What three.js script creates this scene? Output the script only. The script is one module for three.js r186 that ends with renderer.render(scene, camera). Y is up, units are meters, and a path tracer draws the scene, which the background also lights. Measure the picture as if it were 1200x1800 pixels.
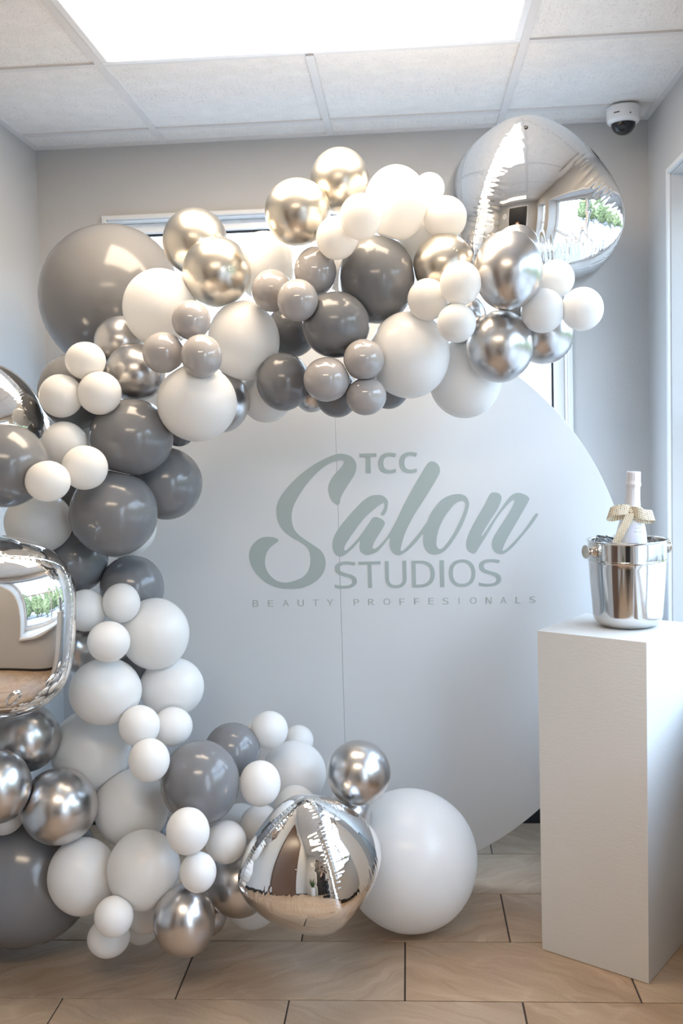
import * as THREE from 'three';
import { RoundedBoxGeometry } from 'three/addons/geometries/RoundedBoxGeometry.js';
import { mergeGeometries } from 'three/addons/utils/BufferGeometryUtils.js';
import { FontLoader } from 'three/addons/loaders/FontLoader.js';
import { TextGeometry } from 'three/addons/geometries/TextGeometry.js';
import { RectAreaLightUniformsLib } from 'three/addons/lights/RectAreaLightUniformsLib.js';
import { MarchingCubes } from 'three/addons/objects/MarchingCubes.js';
import { createNoise2D, createNoise3D } from 'simplex-noise';

// ------------------------------------------------------------------ camera, sky, sun, lamps, exposure
const scene = new THREE.Scene();
const camera = new THREE.PerspectiveCamera(54.63, 1200 / 1800, 0.05, 400);
camera.position.set(0, 1.475, 3.6894);
camera.rotation.order = 'YXZ';
camera.rotation.set(-0.0753, 0.0677, -0.0298);
camera.focus = 2.7;
camera.userData.fStop = 4.5;
const renderer = new THREE.WebGLRenderer({ antialias: true });
renderer.toneMapping = THREE.LinearToneMapping;
renderer.toneMappingExposure = 1.31;
renderer.shadowMap.enabled = true;
const SKY_STRENGTH = 7.0;                                  // hazy bright summer sky
scene.background = skyTexture();
scene.backgroundIntensity = SKY_STRENGTH;
const sun = new THREE.DirectionalLight(0xfff8f0, 4.5);     // high sun from behind the building: lights the forecourt, never enters
sun.position.set(-9, 24, 11); sun.target.position.set(0, 0, 0);
sun.castShadow = true; sun.shadow.mapSize.set(2048, 2048);
Object.assign(sun.shadow.camera, { left: -14, right: 14, top: 14, bottom: -14, near: 1, far: 70 });
scene.add(sun, sun.target);
RectAreaLightUniformsLib.init();
const PANEL_LIGHT = 12.5, PANEL_COLOR = [1.0, 0.80, 0.58];
function skyTexture() {
  const W = 512, H = 256, data = new Float32Array(W * H * 4), n3 = createNoise3D(rng(5));
  for (let j = 0; j < H; j++) for (let i = 0; i < W; i++) {
    const el = ((j + 0.5) / H - 0.5) * Math.PI, az = (i + 0.5) / W * 2 * Math.PI;
    const x = Math.cos(el) * Math.cos(az), y = Math.sin(el), z = Math.cos(el) * Math.sin(az);
    const up = Math.max(y, 0), hz = Math.pow(1 - up, 3);
    let c = [0.40 + 0.36 * hz, 0.64 + 0.24 * hz, 0.97];
    if (y > 0.02) {
      const s = 1.6 / (y + 0.25), f = n3(x * s, z * s, 1.3) * 0.6 + n3(x * s * 2.3, z * s * 2.3, 4) * 0.3 + n3(x * s * 5, z * s * 5, 9) * 0.15;
      const k = THREE.MathUtils.smoothstep(f, -0.1, 0.6) * 0.7;
      c = c.map((v, q) => v + (([0.84, 0.94, 1.05])[q] - v) * k);
    }
    data.set([...c, 1], (j * W + i) * 4);
  }
  const t = new THREE.DataTexture(data, W, H, THREE.RGBAFormat, THREE.FloatType);
  t.mapping = THREE.EquirectangularReflectionMapping; t.magFilter = t.minFilter = THREE.LinearFilter; t.needsUpdate = true;
  return t;
}

// ------------------------------------------------------------------ helpers
function rng(seed) { let s = seed >>> 0 || 1; return () => { s = (s + 0x6d2b79f5) | 0; let t = Math.imul(s ^ (s >>> 15), 1 | s); t = (t + Math.imul(t ^ (t >>> 7), 61 | t)) ^ t; return ((t ^ (t >>> 14)) >>> 0) / 4294967296; }; }
const V3 = (x, y, z) => new THREE.Vector3(x, y, z);
const taken = new Map();
function numbered(name, scope = '') {
  const k = scope + '/' + name, n = taken.get(k) ?? 0; taken.set(k, n + 1);
  return n ? `${name}_${String(n).padStart(3, '0')}` : name;
}
function obj(name, geo, mat, parent = scene) {
  const m = new THREE.Mesh(Array.isArray(geo) ? (geo.length > 1 ? mergeGeometries(geo.map((g) => (g.index ? g.toNonIndexed() : g))) : geo[0]) : geo, mat);
  m.name = numbered(name, parent === scene ? '' : parent.uuid);
  parent.add(m); return m;
}
function group(name, at = [0, 0, 0], parent = scene) {
  const g = new THREE.Group(); g.name = numbered(name, parent === scene ? '' : parent.uuid); g.position.set(...at); parent.add(g); return g;
}
function tag(o, label, category, grp) { Object.assign(o.userData, { label, category }); if (grp) o.userData.group = grp; return o; }
function struct(o, label) { o.userData.kind = 'structure'; if (label) o.userData.label = label; return o; }
function box(x0, x1, y0, y1, z0, z1) { const g = new THREE.BoxGeometry(x1 - x0, y1 - y0, z1 - z0); g.translate((x0 + x1) / 2, (y0 + y1) / 2, (z0 + z1) / 2); return worldUV(g); }
function rbox(x0, x1, y0, y1, z0, z1, r, seg = 2) { const g = new RoundedBoxGeometry(x1 - x0, y1 - y0, z1 - z0, seg, r); g.translate((x0 + x1) / 2, (y0 + y1) / 2, (z0 + z1) / 2); return worldUV(g); }
function worldUV(g) {                                        // uv in metres, by the way each face points
  const p = g.attributes.position, n = g.attributes.normal, uv = new Float32Array(p.count * 2);
  for (let i = 0; i < p.count; i++) {
    const ax = Math.abs(n.getX(i)), ay = Math.abs(n.getY(i)), az = Math.abs(n.getZ(i));
    const [u, v] = ay >= ax && ay >= az ? [p.getX(i), -p.getZ(i)] : ax >= az ? [p.getZ(i), p.getY(i)] : [p.getX(i), p.getY(i)];
    uv[2 * i] = u; uv[2 * i + 1] = v;
  }
  g.setAttribute('uv', new THREE.BufferAttribute(uv, 2)); return g;
}
function texture(W, H, fn, { srgb = false, repeat = [1, 1] } = {}) {
  const d = new Uint8Array(W * H * 4);
  for (let j = 0; j < H; j++) for (let i = 0; i < W; i++) { const c = fn((i + 0.5) / W, (j + 0.5) / H, i, j); d[(j * W + i) * 4] = 255 * clamp(c[0]); d[(j * W + i) * 4 + 1] = 255 * clamp(c[1]); d[(j * W + i) * 4 + 2] = 255 * clamp(c[2]); d[(j * W + i) * 4 + 3] = 255; }
  const t = new THREE.DataTexture(d, W, H); t.wrapS = t.wrapT = THREE.RepeatWrapping; t.magFilter = THREE.LinearFilter; t.minFilter = THREE.LinearMipmapLinearFilter; t.generateMipmaps = true;
  if (srgb) t.colorSpace = THREE.SRGBColorSpace; t.repeat.set(...repeat); t.needsUpdate = true; return t;
}
const clamp = (v) => Math.min(1, Math.max(0, v));
const grey = (v) => [v, v, v];
function torusNoise(seed) {                                  // noise that wraps in u and v
  const a = createNoise3D(rng(seed)), b = createNoise3D(rng(seed + 1));
  return (u, v, fu, fv) => { const A = u * 2 * Math.PI, B = v * 2 * Math.PI, ru = fu / 6.283, rv = fv / 6.283; return (a(Math.cos(A) * ru, Math.sin(A) * ru, Math.cos(B) * rv) + b(Math.sin(B) * rv, Math.cos(B) * rv + 7, Math.sin(A) * ru)) * 0.6; };
}
const lin = (r, g, b) => new THREE.Color().setRGB(r, g, b);

// ------------------------------------------------------------------ materials
const wallBump = (() => { const n = torusNoise(21); return texture(512, 512, (u, v) => grey(0.5 + 0.28 * n(u, v, 120, 120) + 0.16 * n(u, v, 40, 40))); })();
wallBump.repeat.set(1.6, 1.6);
const M = {
  wall: new THREE.MeshStandardMaterial({ color: lin(0.48, 0.47, 0.455), roughness: 0.62, bumpMap: wallBump, bumpScale: 0.0006 }),
  trim: new THREE.MeshStandardMaterial({ color: lin(0.68, 0.68, 0.67), roughness: 0.38 }),
  vinyl: new THREE.MeshStandardMaterial({ color: lin(0.80, 0.80, 0.80), roughness: 0.3 }),
  gasket: new THREE.MeshStandardMaterial({ color: lin(0.008, 0.012, 0.014), roughness: 0.5 }),
  glass: new THREE.MeshPhysicalMaterial({ color: 0xffffff, transmission: 1, thickness: 0, roughness: 0, ior: 1.45 }),
  black: new THREE.MeshStandardMaterial({ color: lin(0.012, 0.011, 0.011), roughness: 0.35 }),
  base: new THREE.MeshStandardMaterial({ color: lin(0.018, 0.018, 0.02), roughness: 0.5 }),
  grout: new THREE.MeshStandardMaterial({ color: lin(0.055, 0.045, 0.04), roughness: 0.9 }),
  grid: new THREE.MeshStandardMaterial({ color: lin(0.70, 0.68, 0.66), roughness: 0.45 }),
  paint: new THREE.MeshStandardMaterial({ color: lin(0.635, 0.66, 0.68), roughness: 0.5 }),
  vinylLetter: new THREE.MeshStandardMaterial({ color: lin(0.355, 0.415, 0.405), roughness: 0.45 }),
  wood: new THREE.MeshStandardMaterial({ color: lin(0.10, 0.055, 0.034), roughness: 0.4 }),
  asphalt: new THREE.MeshStandardMaterial({ color: lin(0.27, 0.265, 0.26), roughness: 0.9 }),
};
// latex and foil
const latexBump = (() => { const n = torusNoise(31); return texture(256, 256, (u, v) => grey(0.5 + 0.35 * n(u, v, 90, 90))); })();
latexBump.repeat.set(3, 2);
const latex = {
  white: new THREE.MeshPhysicalMaterial({ color: lin(0.90, 0.89, 0.87), roughness: 1, transmission: 0.3, thickness: 0, ior: 1.45, clearcoat: 0.8, clearcoatRoughness: 0.22 }),
  dark_grey: new THREE.MeshPhysicalMaterial({ color: lin(0.18, 0.183, 0.192), roughness: 0.17, ior: 1.5 }),
  light_grey: new THREE.MeshPhysicalMaterial({ color: lin(0.385, 0.365, 0.36), roughness: 0.07, ior: 1.65 }),
  silver: new THREE.MeshPhysicalMaterial({ color: lin(0.60, 0.585, 0.58), metalness: 1, roughness: 0.28 }),
  champagne: new THREE.MeshPhysicalMaterial({ color: lin(0.70, 0.65, 0.57), metalness: 1, roughness: 0.29 }),
};
const mirror = new THREE.MeshStandardMaterial({ color: lin(0.85, 0.845, 0.84), metalness: 1, roughness: 0.03 });

// ------------------------------------------------------------------ room shell
const XL = -1.3485, XR = 0.8832, HC = 2.5705, ZB = 4.75, TH = 0.14, TR = 0.27;
const WB = { x0: -1.092, x1: 0.592, y0: 0.86, y1: 2.302 };                       // back window opening
const WR = { z0: 0.300, z1: 2.46, y0: 0.74, y1: 2.306 }, WR2 = { z0: 2.86, z1: 4.2, y0: 0.06, y1: 2.306 };   // openings in the right wall
struct(obj('wall_back', [box(XL - TH, WB.x0, 0, HC + 0.1, -TH, 0), box(WB.x1, XR + TR, 0, HC + 0.1, -TH, 0), box(WB.x0, WB.x1, WB.y1, HC + 0.1, -TH, 0), box(WB.x0, WB.x1, 0, WB.y0, -TH, 0)], M.wall));
struct(obj('wall_left', box(XL - TH, XL, 0, HC + 0.1, 0, ZB), M.wall));
struct(obj('wall_right', [box(XR, XR + TR, 0, HC + 0.1, 0, WR.z0), box(XR, XR + TR, 0, HC + 0.1, WR.z1, WR2.z0), box(XR, XR + TR, 0, HC + 0.1, WR2.z1, ZB), box(XR, XR + TR, WR.y1, HC + 0.1, WR.z0, WR.z1), box(XR, XR + TR, 0, WR.y0, WR.z0, WR.z1), box(XR, XR + TR, WR2.y1, HC + 0.1, WR2.z0, WR2.z1), box(XR, XR + TR, 0, WR2.y0, WR2.z0, WR2.z1)], M.wall));
struct(obj('wall_rear', box(XL - TH, XR + TR, 0, HC + 0.1, ZB, ZB + TH), M.wall));
struct(obj('baseboard_back', box(XL + 0.009, XR - 0.009, 0.001, 0.095, 0, 0.009), M.base));
struct(obj('baseboard_left', [box(XL, XL + 0.009, 0.001, 0.095, 0, 2.09), box(XL, XL + 0.009, 0.001, 0.095, 3.23, ZB)], M.base));
struct(obj('baseboard_right', [box(XR - 0.009, XR, 0.001, 0.095, 0, WR2.z0 - 0.03), box(XR - 0.009, XR, 0.001, 0.095, WR2.z1 + 0.03, ZB)], M.base));

// floor: slab, grout and one mesh per tile in running bond
const floorTex = (() => {
  const n = createNoise2D(rng(41)), m = createNoise2D(rng(47)), q = createNoise2D(rng(53));
  return texture(1024, 1024, (u, v) => {
    const x = u * 1.3, y = v * 1.3, wx = 0.05 * n(x * 2.2, y * 2.2), a = x * 0.86 - y * 0.5 + wx, b = x * 0.5 + y * 0.86 + wx * 0.6 + 0.012 * m(x * 9, y * 9);   // cleft runs along a
    const streak = 0.5 * m(a * 1.6, b * 13) + 0.35 * q(a * 3.5, b * 34) + 0.2 * n(a * 9, b * 90), cloud = n(x * 3.1 + 9, y * 3.1), fine = q(x * 160, y * 160);
    const vein = Math.pow(clamp(1 - Math.abs(m(a * 1.1 + 40, b * 6)) * 7), 3), pale = Math.pow(clamp(1 - Math.abs(q(a * 1.3 + 11, b * 8)) * 5), 3);
    const t = 0.5 + 0.22 * streak + 0.16 * cloud + 0.07 * fine + 0.16 * pale - 0.2 * vein;
    const lo = [0.285, 0.183, 0.108], hi = [0.575, 0.43, 0.30];
    return [0, 1, 2].map((k) => Math.pow(clamp(lo[k] + (hi[k] - lo[k]) * t), 1 / 2.2));
  }, { srgb: true });
})();
const floorBump = (() => { const m = createNoise2D(rng(47)), q = createNoise2D(rng(59)); return texture(512, 512, (u, v) => { const x = u * 1.3, y = v * 1.3, a = x * 0.86 - y * 0.5, b = x * 0.5 + y * 0.86; return grey(0.5 + 0.25 * m(a * 2, b * 18) + 0.15 * q(x * 60, y * 60)); }); })();
const tileMats = [0, 1, 2, 3].map((k) => new THREE.MeshStandardMaterial({ map: floorTex, bumpMap: floorBump, bumpScale: 0.0012, roughness: 0.42, color: lin(...[[1, 1, 1], [0.95, 0.95, 0.96], [1.0, 0.97, 0.94], [0.92, 0.93, 0.95]][k]) }));
const floor = struct(obj('floor', box(XL - TH, XR + TR, -0.12, -0.0035, -TH, ZB + TH), M.grout));
{
  const T = 0.6096, F = 0.3048, gap = 0.0022, FX = -0.6508, FZ = 0.2809, r = rng(7), cache = new Map();
  function tileGeo(w, d, k) {
    const key = [w.toFixed(4), d.toFixed(4), k].join();
    if (!cache.has(key)) {
      const g = new RoundedBoxGeometry(w, 0.012, d, 1, 0.0016);
      const p = g.attributes.position, uv = g.attributes.uv, sx = k & 1 ? -1 : 1, sz = k & 2 ? -1 : 1, ox = 0.26 + 0.48 * rng(k * 31 + 3)(), oz = 0.15 + 0.7 * rng(k * 17 + 9)();
      for (let i = 0; i < p.count; i++) uv.setXY(i, (p.getX(i) * sx) / 1.3 + ox, (p.getZ(i) * sz) / 1.3 + oz);
      cache.set(key, g);
    }
    return cache.get(key);
  }
  for (let row = -1; row * F + FZ < ZB; row++) {
    const z0 = Math.max(FZ + row * F, 0.0), z1 = Math.min(FZ + (row + 1) * F, ZB); if (z1 - z0 < 0.02) continue;
    const off = FX + (row % 2 === 0 ? 0 : 0.5) * T;
    for (let c = -4; c < 6; c++) {
      const x0 = Math.max(off + c * T, XL), x1 = Math.min(off + (c + 1) * T, XR); if (x1 - x0 < 0.02) continue;
      const m = obj('tile', tileGeo(x1 - x0 - 2 * gap, z1 - z0 - 2 * gap, Math.floor(r() * 8)), tileMats[Math.floor(r() * 4)], floor);
      m.position.set((x0 + x1) / 2, -0.006 + (r() - 0.5) * 0.0005, (z0 + z1) / 2);
    }
  }
}

// suspended ceiling: slab, tee bars, one mesh per mineral-fibre tile, two lay-in light panels
const ceilTex = (() => { const n = torusNoise(61), m = torusNoise(67); return texture(1024, 1024, (u, v) => { const a = n(u, v, 260, 260), b = m(u, v, 110, 110); const pit = clamp((a - 0.42) * 4) * 0.10 + clamp((b - 0.5) * 4) * 0.07; const t = 0.915 - pit + 0.015 * m(u, v, 12, 12); return [t, t * 0.985, t * 0.965]; }, { srgb: true }); })();
const ceilBump = (() => { const n = torusNoise(61), m = torusNoise(67); return texture(1024, 1024, (u, v) => grey(0.8 - 0.6 * clamp((n(u, v, 260, 260) - 0.42) * 4) - 0.3 * clamp((m(u, v, 110, 110) - 0.5) * 4))); })();
const ceilMat = new THREE.MeshStandardMaterial({ map: ceilTex, bumpMap: ceilBump, bumpScale: 0.0012, roughness: 0.95, color: lin(1, 1, 1) });
const CX = -0.8607, CZ = 0.1627, CT = 0.6096, BAR = 0.024;
const ceiling = struct(obj('ceiling', box(XL - TH, XR + TR, HC + 0.1, HC + 0.22, -TH, ZB + TH), M.trim));
const isPanel = (c, row) => (c === 0 || c === 1) && (row === 1 || row === 5);
{
  const bars = [], xs = [], zs = [];
  for (let k = -2; k < 5; k++) { const x = CX + k * CT; if (x > XL + 0.02 && x < XR - 0.02) xs.push(x); }
  for (let k = 0; k < 12; k++) { const z = CZ + k * CT; if (z < ZB - 0.02) zs.push(z); }
  for (const x of xs) {                                      // the bar stops at a light panel and goes on behind it
    const cuts = Math.abs(x - CX - CT) < 0.01 ? [0, CZ + CT - BAR / 2, CZ + 2 * CT + BAR / 2, CZ + 5 * CT - BAR / 2, CZ + 6 * CT + BAR / 2, ZB] : [0, ZB];
    for (let k = 0; k < cuts.length; k += 2) obj('tee_bar', box(x - BAR / 2, x + BAR / 2, HC - 0.001, HC + 0.03, cuts[k], cuts[k + 1]), M.grid, ceiling);
  }
  const xe = [XL, ...xs, XR];
  for (const z of zs) for (let i = 0; i + 1 < xe.length; i++) obj('tee_bar', box(xe[i] + (i ? BAR / 2 : 0), xe[i + 1] - (i + 2 < xe.length ? BAR / 2 : 0), HC - 0.0005, HC + 0.03, z - BAR / 2, z + BAR / 2), M.grid, ceiling);
  obj('wall_angle', [box(XL, XR, HC - 0.002, HC + 0.03, 0, 0.022), box(XL, XL + 0.022, HC - 0.002, HC + 0.03, 0.022, ZB), box(XR - 0.022, XR, HC - 0.002, HC + 0.03, 0.022, ZB), box(XL, XR, HC - 0.002, HC + 0.03, ZB - 0.022, ZB)], M.grid, ceiling);
  const ze = [0, ...zs, ZB], r = rng(91);
  for (let i = 0; i + 1 < xe.length; i++) for (let j = 0; j + 1 < ze.length; j++) {
    const c = Math.round((xe[i] - CX) / CT), row = Math.round((ze[j] - CZ) / CT); if (i > 0 && j > 0 && isPanel(c, row)) continue;
    const g = new RoundedBoxGeometry(xe[i + 1] - xe[i] - 0.004, 0.016, ze[j + 1] - ze[j] - 0.004, 1, 0.002); worldUV(g);
    const uv = g.attributes.uv, ou = r(), ov = r(); for (let k = 0; k < uv.count; k++) uv.setXY(k, uv.getX(k) / 0.9 + ou, uv.getY(k) / 0.9 + ov);
    obj('ceiling_tile', g, ceilMat, ceiling).position.set((xe[i] + xe[i + 1]) / 2, HC + 0.0135, (ze[j] + ze[j + 1]) / 2);
  }
}
const diffuserMat = new THREE.MeshStandardMaterial({ color: lin(0.7, 0.68, 0.66), roughness: 0.5, emissive: lin(1.0, 0.86, 0.78), emissiveIntensity: 0.8 });
function lightPanel(row, label) {
  const x0 = CX + BAR / 2, x1 = CX + 2 * CT - BAR / 2, z0 = CZ + row * CT + BAR / 2, z1 = CZ + (row + 1) * CT - BAR / 2;
  const g = tag(group('ceiling_light', [(x0 + x1) / 2, HC, (z0 + z1) / 2]), label, 'ceiling light', 'flat light panels in the ceiling grid');
  const w = (x1 - x0) / 2, d = (z1 - z0) / 2, f = 0.022;
  obj('light_frame', [rbox(-w, w, -0.004, 0.02, -d, -d + f, 0.003), rbox(-w, w, -0.004, 0.02, d - f, d, 0.003), rbox(-w, -w + f, -0.004, 0.02, -d + f, d - f, 0.003), rbox(w - f, w, -0.004, 0.02, -d + f, d - f, 0.003)], M.vinyl, g);
  obj('diffuser', box(-w + f, w - f, 0.004, 0.012, -d + f, d - f), diffuserMat, g);
  const L = new THREE.RectAreaLight(new THREE.Color().setRGB(...PANEL_COLOR), PANEL_LIGHT, 2 * (w - f), 2 * (d - f));
  L.name = 'ceiling_light_lamp'; L.position.set(0, 0.002, 0); L.rotation.x = -Math.PI / 2; g.add(L);
}
lightPanel(1, 'wide flat light panel in the ceiling above the arch');
lightPanel(5, 'wide flat light panel further back in the ceiling, seen mirrored in the foil');

// windows: trim, liner, vinyl frame, black gasket, panes (local: x along the wall, y up, z into the room; z = 0 on the wall face)
function windowUnit(name, w, h, mullions, transoms, inset) {
  const g = group(name), t = 0.016;
  obj('casing', [rbox(-w / 2 - t, -w / 2, -t, h + t, -0.01, 0.012, 0.002), rbox(w / 2, w / 2 + t, -t, h + t, -0.01, 0.012, 0.002), rbox(-w / 2, w / 2, h, h + t, -0.01, 0.012, 0.002), rbox(-w / 2 - 0.02, w / 2 + 0.02, -0.02, 0, -0.01, 0.03, 0.004)], M.trim, g);
  obj('liner', [box(-w / 2, -w / 2 + 0.004, 0.0, h, -inset, -0.0005), box(w / 2 - 0.004, w / 2, 0.0, h, -inset, -0.0005), box(-w / 2, w / 2, h - 0.004, h, -inset, -0.0005), box(-w / 2, w / 2, 0.0, 0.004, -inset, -0.0005)], inset > 0.2 ? M.wall : M.trim, g);
  const f = 0.042, z0 = -inset - 0.0, z1 = -inset + 0.045, bars = [rbox(-w / 2 + 0.004, -w / 2 + f, 0.004, h - 0.004, z0, z1, 0.004), rbox(w / 2 - f, w / 2 - 0.004, 0.004, h - 0.004, z0, z1, 0.004), rbox(-w / 2 + f, w / 2 - f, h - f, h - 0.004, z0, z1, 0.004), rbox(-w / 2 + f, w / 2 - f, 0.004, f, z0, z1, 0.004)];
  for (const m of mullions) bars.push(rbox(m - 0.024, m + 0.024, f, h - f, z0, z1, 0.004));
  for (const m of transoms) { const xs = [-w / 2 + f, ...mullions.flatMap((q) => [q - 0.024, q + 0.024]), w / 2 - f]; for (let i = 0; i < xs.length; i += 2) bars.push(rbox(xs[i], xs[i + 1], m - 0.024, m + 0.024, z0, z1, 0.004)); }
  obj('frame', bars, M.vinyl, g);
  const xs = [-w / 2 + f, ...mullions.flatMap((q) => [q - 0.024, q + 0.024]), w / 2 - f], ys = [f, ...transoms.flatMap((q) => [q - 0.024, q + 0.024]), h - f], k = 0.008, zg = -inset + 0.022;
  for (let i = 0; i < xs.length; i += 2) for (let j = 0; j < ys.length; j += 2) {
    const [a, b, c, d] = [xs[i], xs[i + 1], ys[j], ys[j + 1]];
    obj('gasket', [box(a, a + k, c, d, zg - 0.004, zg + 0.006), box(b - k, b, c, d, zg - 0.004, zg + 0.006), box(a + k, b - k, c, c + k, zg - 0.004, zg + 0.006), box(a + k, b - k, d - k, d, zg - 0.004, zg + 0.006)], M.gasket, g);
    const pane = obj('pane', new THREE.PlaneGeometry(b - a - 2 * k, d - c - 2 * k), M.glass, g); pane.position.set((a + b) / 2, (c + d) / 2, zg);
  }
  return struct(g);
}
windowUnit('window_1', WB.x1 - WB.x0, WB.y1 - WB.y0, [], [], 0.1).position.set((WB.x0 + WB.x1) / 2, WB.y0, 0);
{ const g = windowUnit('window_2', WR.z1 - WR.z0, WR.y1 - WR.y0, [0], [0.80], 0.23); g.position.set(XR, WR.y0, (WR.z0 + WR.z1) / 2); g.rotation.y = -Math.PI / 2; }
{ const g = windowUnit('window_3', WR2.z1 - WR2.z0, WR2.y1 - WR2.y0, [0], [1.48], 0.23); g.position.set(XR, WR2.y0, (WR2.z0 + WR2.z1) / 2); g.rotation.y = -Math.PI / 2; }

// behind the camera (mirrored in the foil): a black door and a wooden door in the rear wall
function door(name, x0, x1, h, m) {
  const g = struct(group(name, [(x0 + x1) / 2, 0, ZB])), w = (x1 - x0) / 2;
  obj('door_leaf', rbox(-w, w, 0.006, h, -0.045, -0.002, 0.003), m, g);
  obj('door_frame', [rbox(-w - 0.06, -w, 0.001, h + 0.06, -0.055, 0, 0.003), rbox(w, w + 0.06, 0.001, h + 0.06, -0.055, 0, 0.003), rbox(-w, w, h, h + 0.06, -0.055, 0, 0.003)], m === M.wood ? M.wood : M.trim, g);
  const kb = new THREE.LatheGeometry([[0, 0.05], [0.018, 0.048], [0.026, 0.036], [0.022, 0.022], [0.01, 0.016], [0.01, 0.006], [0.026, 0.004], [0.026, 0]].map(([r, y]) => new THREE.Vector2(r, y)), 20);
  kb.rotateX(-Math.PI / 2); kb.translate(w - 0.07, 1.0, -0.045);
  obj('door_knob', kb, mirror, g);
  return g;
}
door('door_1', -0.62, 0.40, 2.34, M.black);
{ const g = door('door_2', -0.5, 0.5, 2.08, M.wood); g.position.set(XL, 0, 2.66); g.rotation.y = -Math.PI / 2; }
{
  const g = tag(group('wall_clock', [-0.93, 1.98, ZB]), 'round pale wall clock left of the black door, seen mirrored in the foil', 'clock');
  const c = new THREE.LatheGeometry([[0, 0.012], [0.125, 0.012], [0.132, 0.022], [0.145, 0.024], [0.15, 0.014], [0.15, 0]].map(([r, y]) => new THREE.Vector2(r, y)), 40); c.rotateX(-Math.PI / 2);
  obj('clock_face', c, M.vinyl, g);
  obj('hand', [box(-0.004, 0.004, -0.01, 0.095, -0.017, -0.0145)], M.black, g); obj('hand', [box(-0.01, 0.065, -0.005, 0.005, -0.019, -0.0172)], M.black, g);
}
{
  const g = tag(group('potted_plant', [-0.86, 0, ZB - 0.55]), 'leafy green plant in a tall pale pot near the black door, seen mirrored', 'plant');
  obj('pot', new THREE.LatheGeometry([[0, 0.004], [0.12, 0.0], [0.13, 0.02], [0.165, 0.5], [0.17, 0.52], [0.155, 0.52], [0.15, 0.48], [0, 0.48]].map(([r, y]) => new THREE.Vector2(r, y)), 32), M.paint, g);
  const leafM = new THREE.MeshStandardMaterial({ color: lin(0.045, 0.12, 0.035), roughness: 0.45, side: THREE.DoubleSide }), r = rng(77);
  for (let k = 0; k < 26; k++) {
    const L = 0.3 + r() * 0.3, a = r() * 6.283, lean = 0.15 + r() * 0.75, leaf = new THREE.PlaneGeometry(0.055, L, 4, 8), p = leaf.attributes.position;
    for (let i = 0; i < p.count; i++) { const t = p.getY(i) / L + 0.5, wv = Math.sin(Math.PI * Math.min(1, t * 0.92 + 0.08)); p.setXYZ(i, p.getX(i) * wv, t * L * Math.cos(lean * t), 0.12 * p.getX(i) * p.getX(i) * 40 + L * t * t * Math.sin(lean)); }
    leaf.computeVertexNormals(); leaf.rotateY(a); leaf.translate(0.05 * Math.sin(a), 0.48, 0.05 * Math.cos(a));
    obj('leaf', leaf, leafM, g);
  }
}

// outdoors: forecourt and a treeline
struct(obj('ground', [box(-60, 60, -0.4, -0.16, -60, 60)], M.asphalt));
{
  const r = rng(101), n3 = createNoise3D(rng(103)), fol = [], col = new THREE.MeshStandardMaterial({ color: lin(0.17, 0.20, 0.09), roughness: 0.8 }), bark = new THREE.MeshStandardMaterial({ color: lin(0.11, 0.08, 0.06), roughness: 0.9 }), trunks = [];
  for (let k = 0; k < 34; k++) {
    const back = false, x = 10 + r() * 9, z = back ? -20 - r() * 6 : -16 + (k / 34) * 34 + r(), h = 2.4 + r() * 4.0;
    for (let q = 0; q < 4; q++) {
      const g = new THREE.IcosahedronGeometry(1, 4), p = g.attributes.position, s = (0.55 - q * 0.09) * h * 0.5;
      for (let i = 0; i < p.count; i++) { const v = V3(p.getX(i), p.getY(i), p.getZ(i)), d = 1 + 0.28 * n3(v.x * 2.2 + k, v.y * 2.2 + q, v.z * 2.2) + 0.16 * n3(v.x * 6, v.y * 6 + k, v.z * 6); p.setXYZ(i, v.x * d * s, v.y * d * s * 1.1, v.z * d * s); }
      g.translate(x + (r() - 0.5) * 0.4, h * (0.35 + q * 0.18), z + (r() - 0.5) * 0.4); g.computeVertexNormals(); fol.push(g);
    }
    const t = new THREE.CylinderGeometry(0.07, 0.13, h * 0.5, 8); t.translate(x, h * 0.25 - 0.16, z); trunks.push(t);
  }
  const t = obj('treeline', fol, col); Object.assign(t.userData, { kind: 'stuff', label: 'green trees across the forecourt, seen through the windows and mirrored', category: 'trees' });
  obj('trunks', trunks, bark, t);
}

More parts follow.
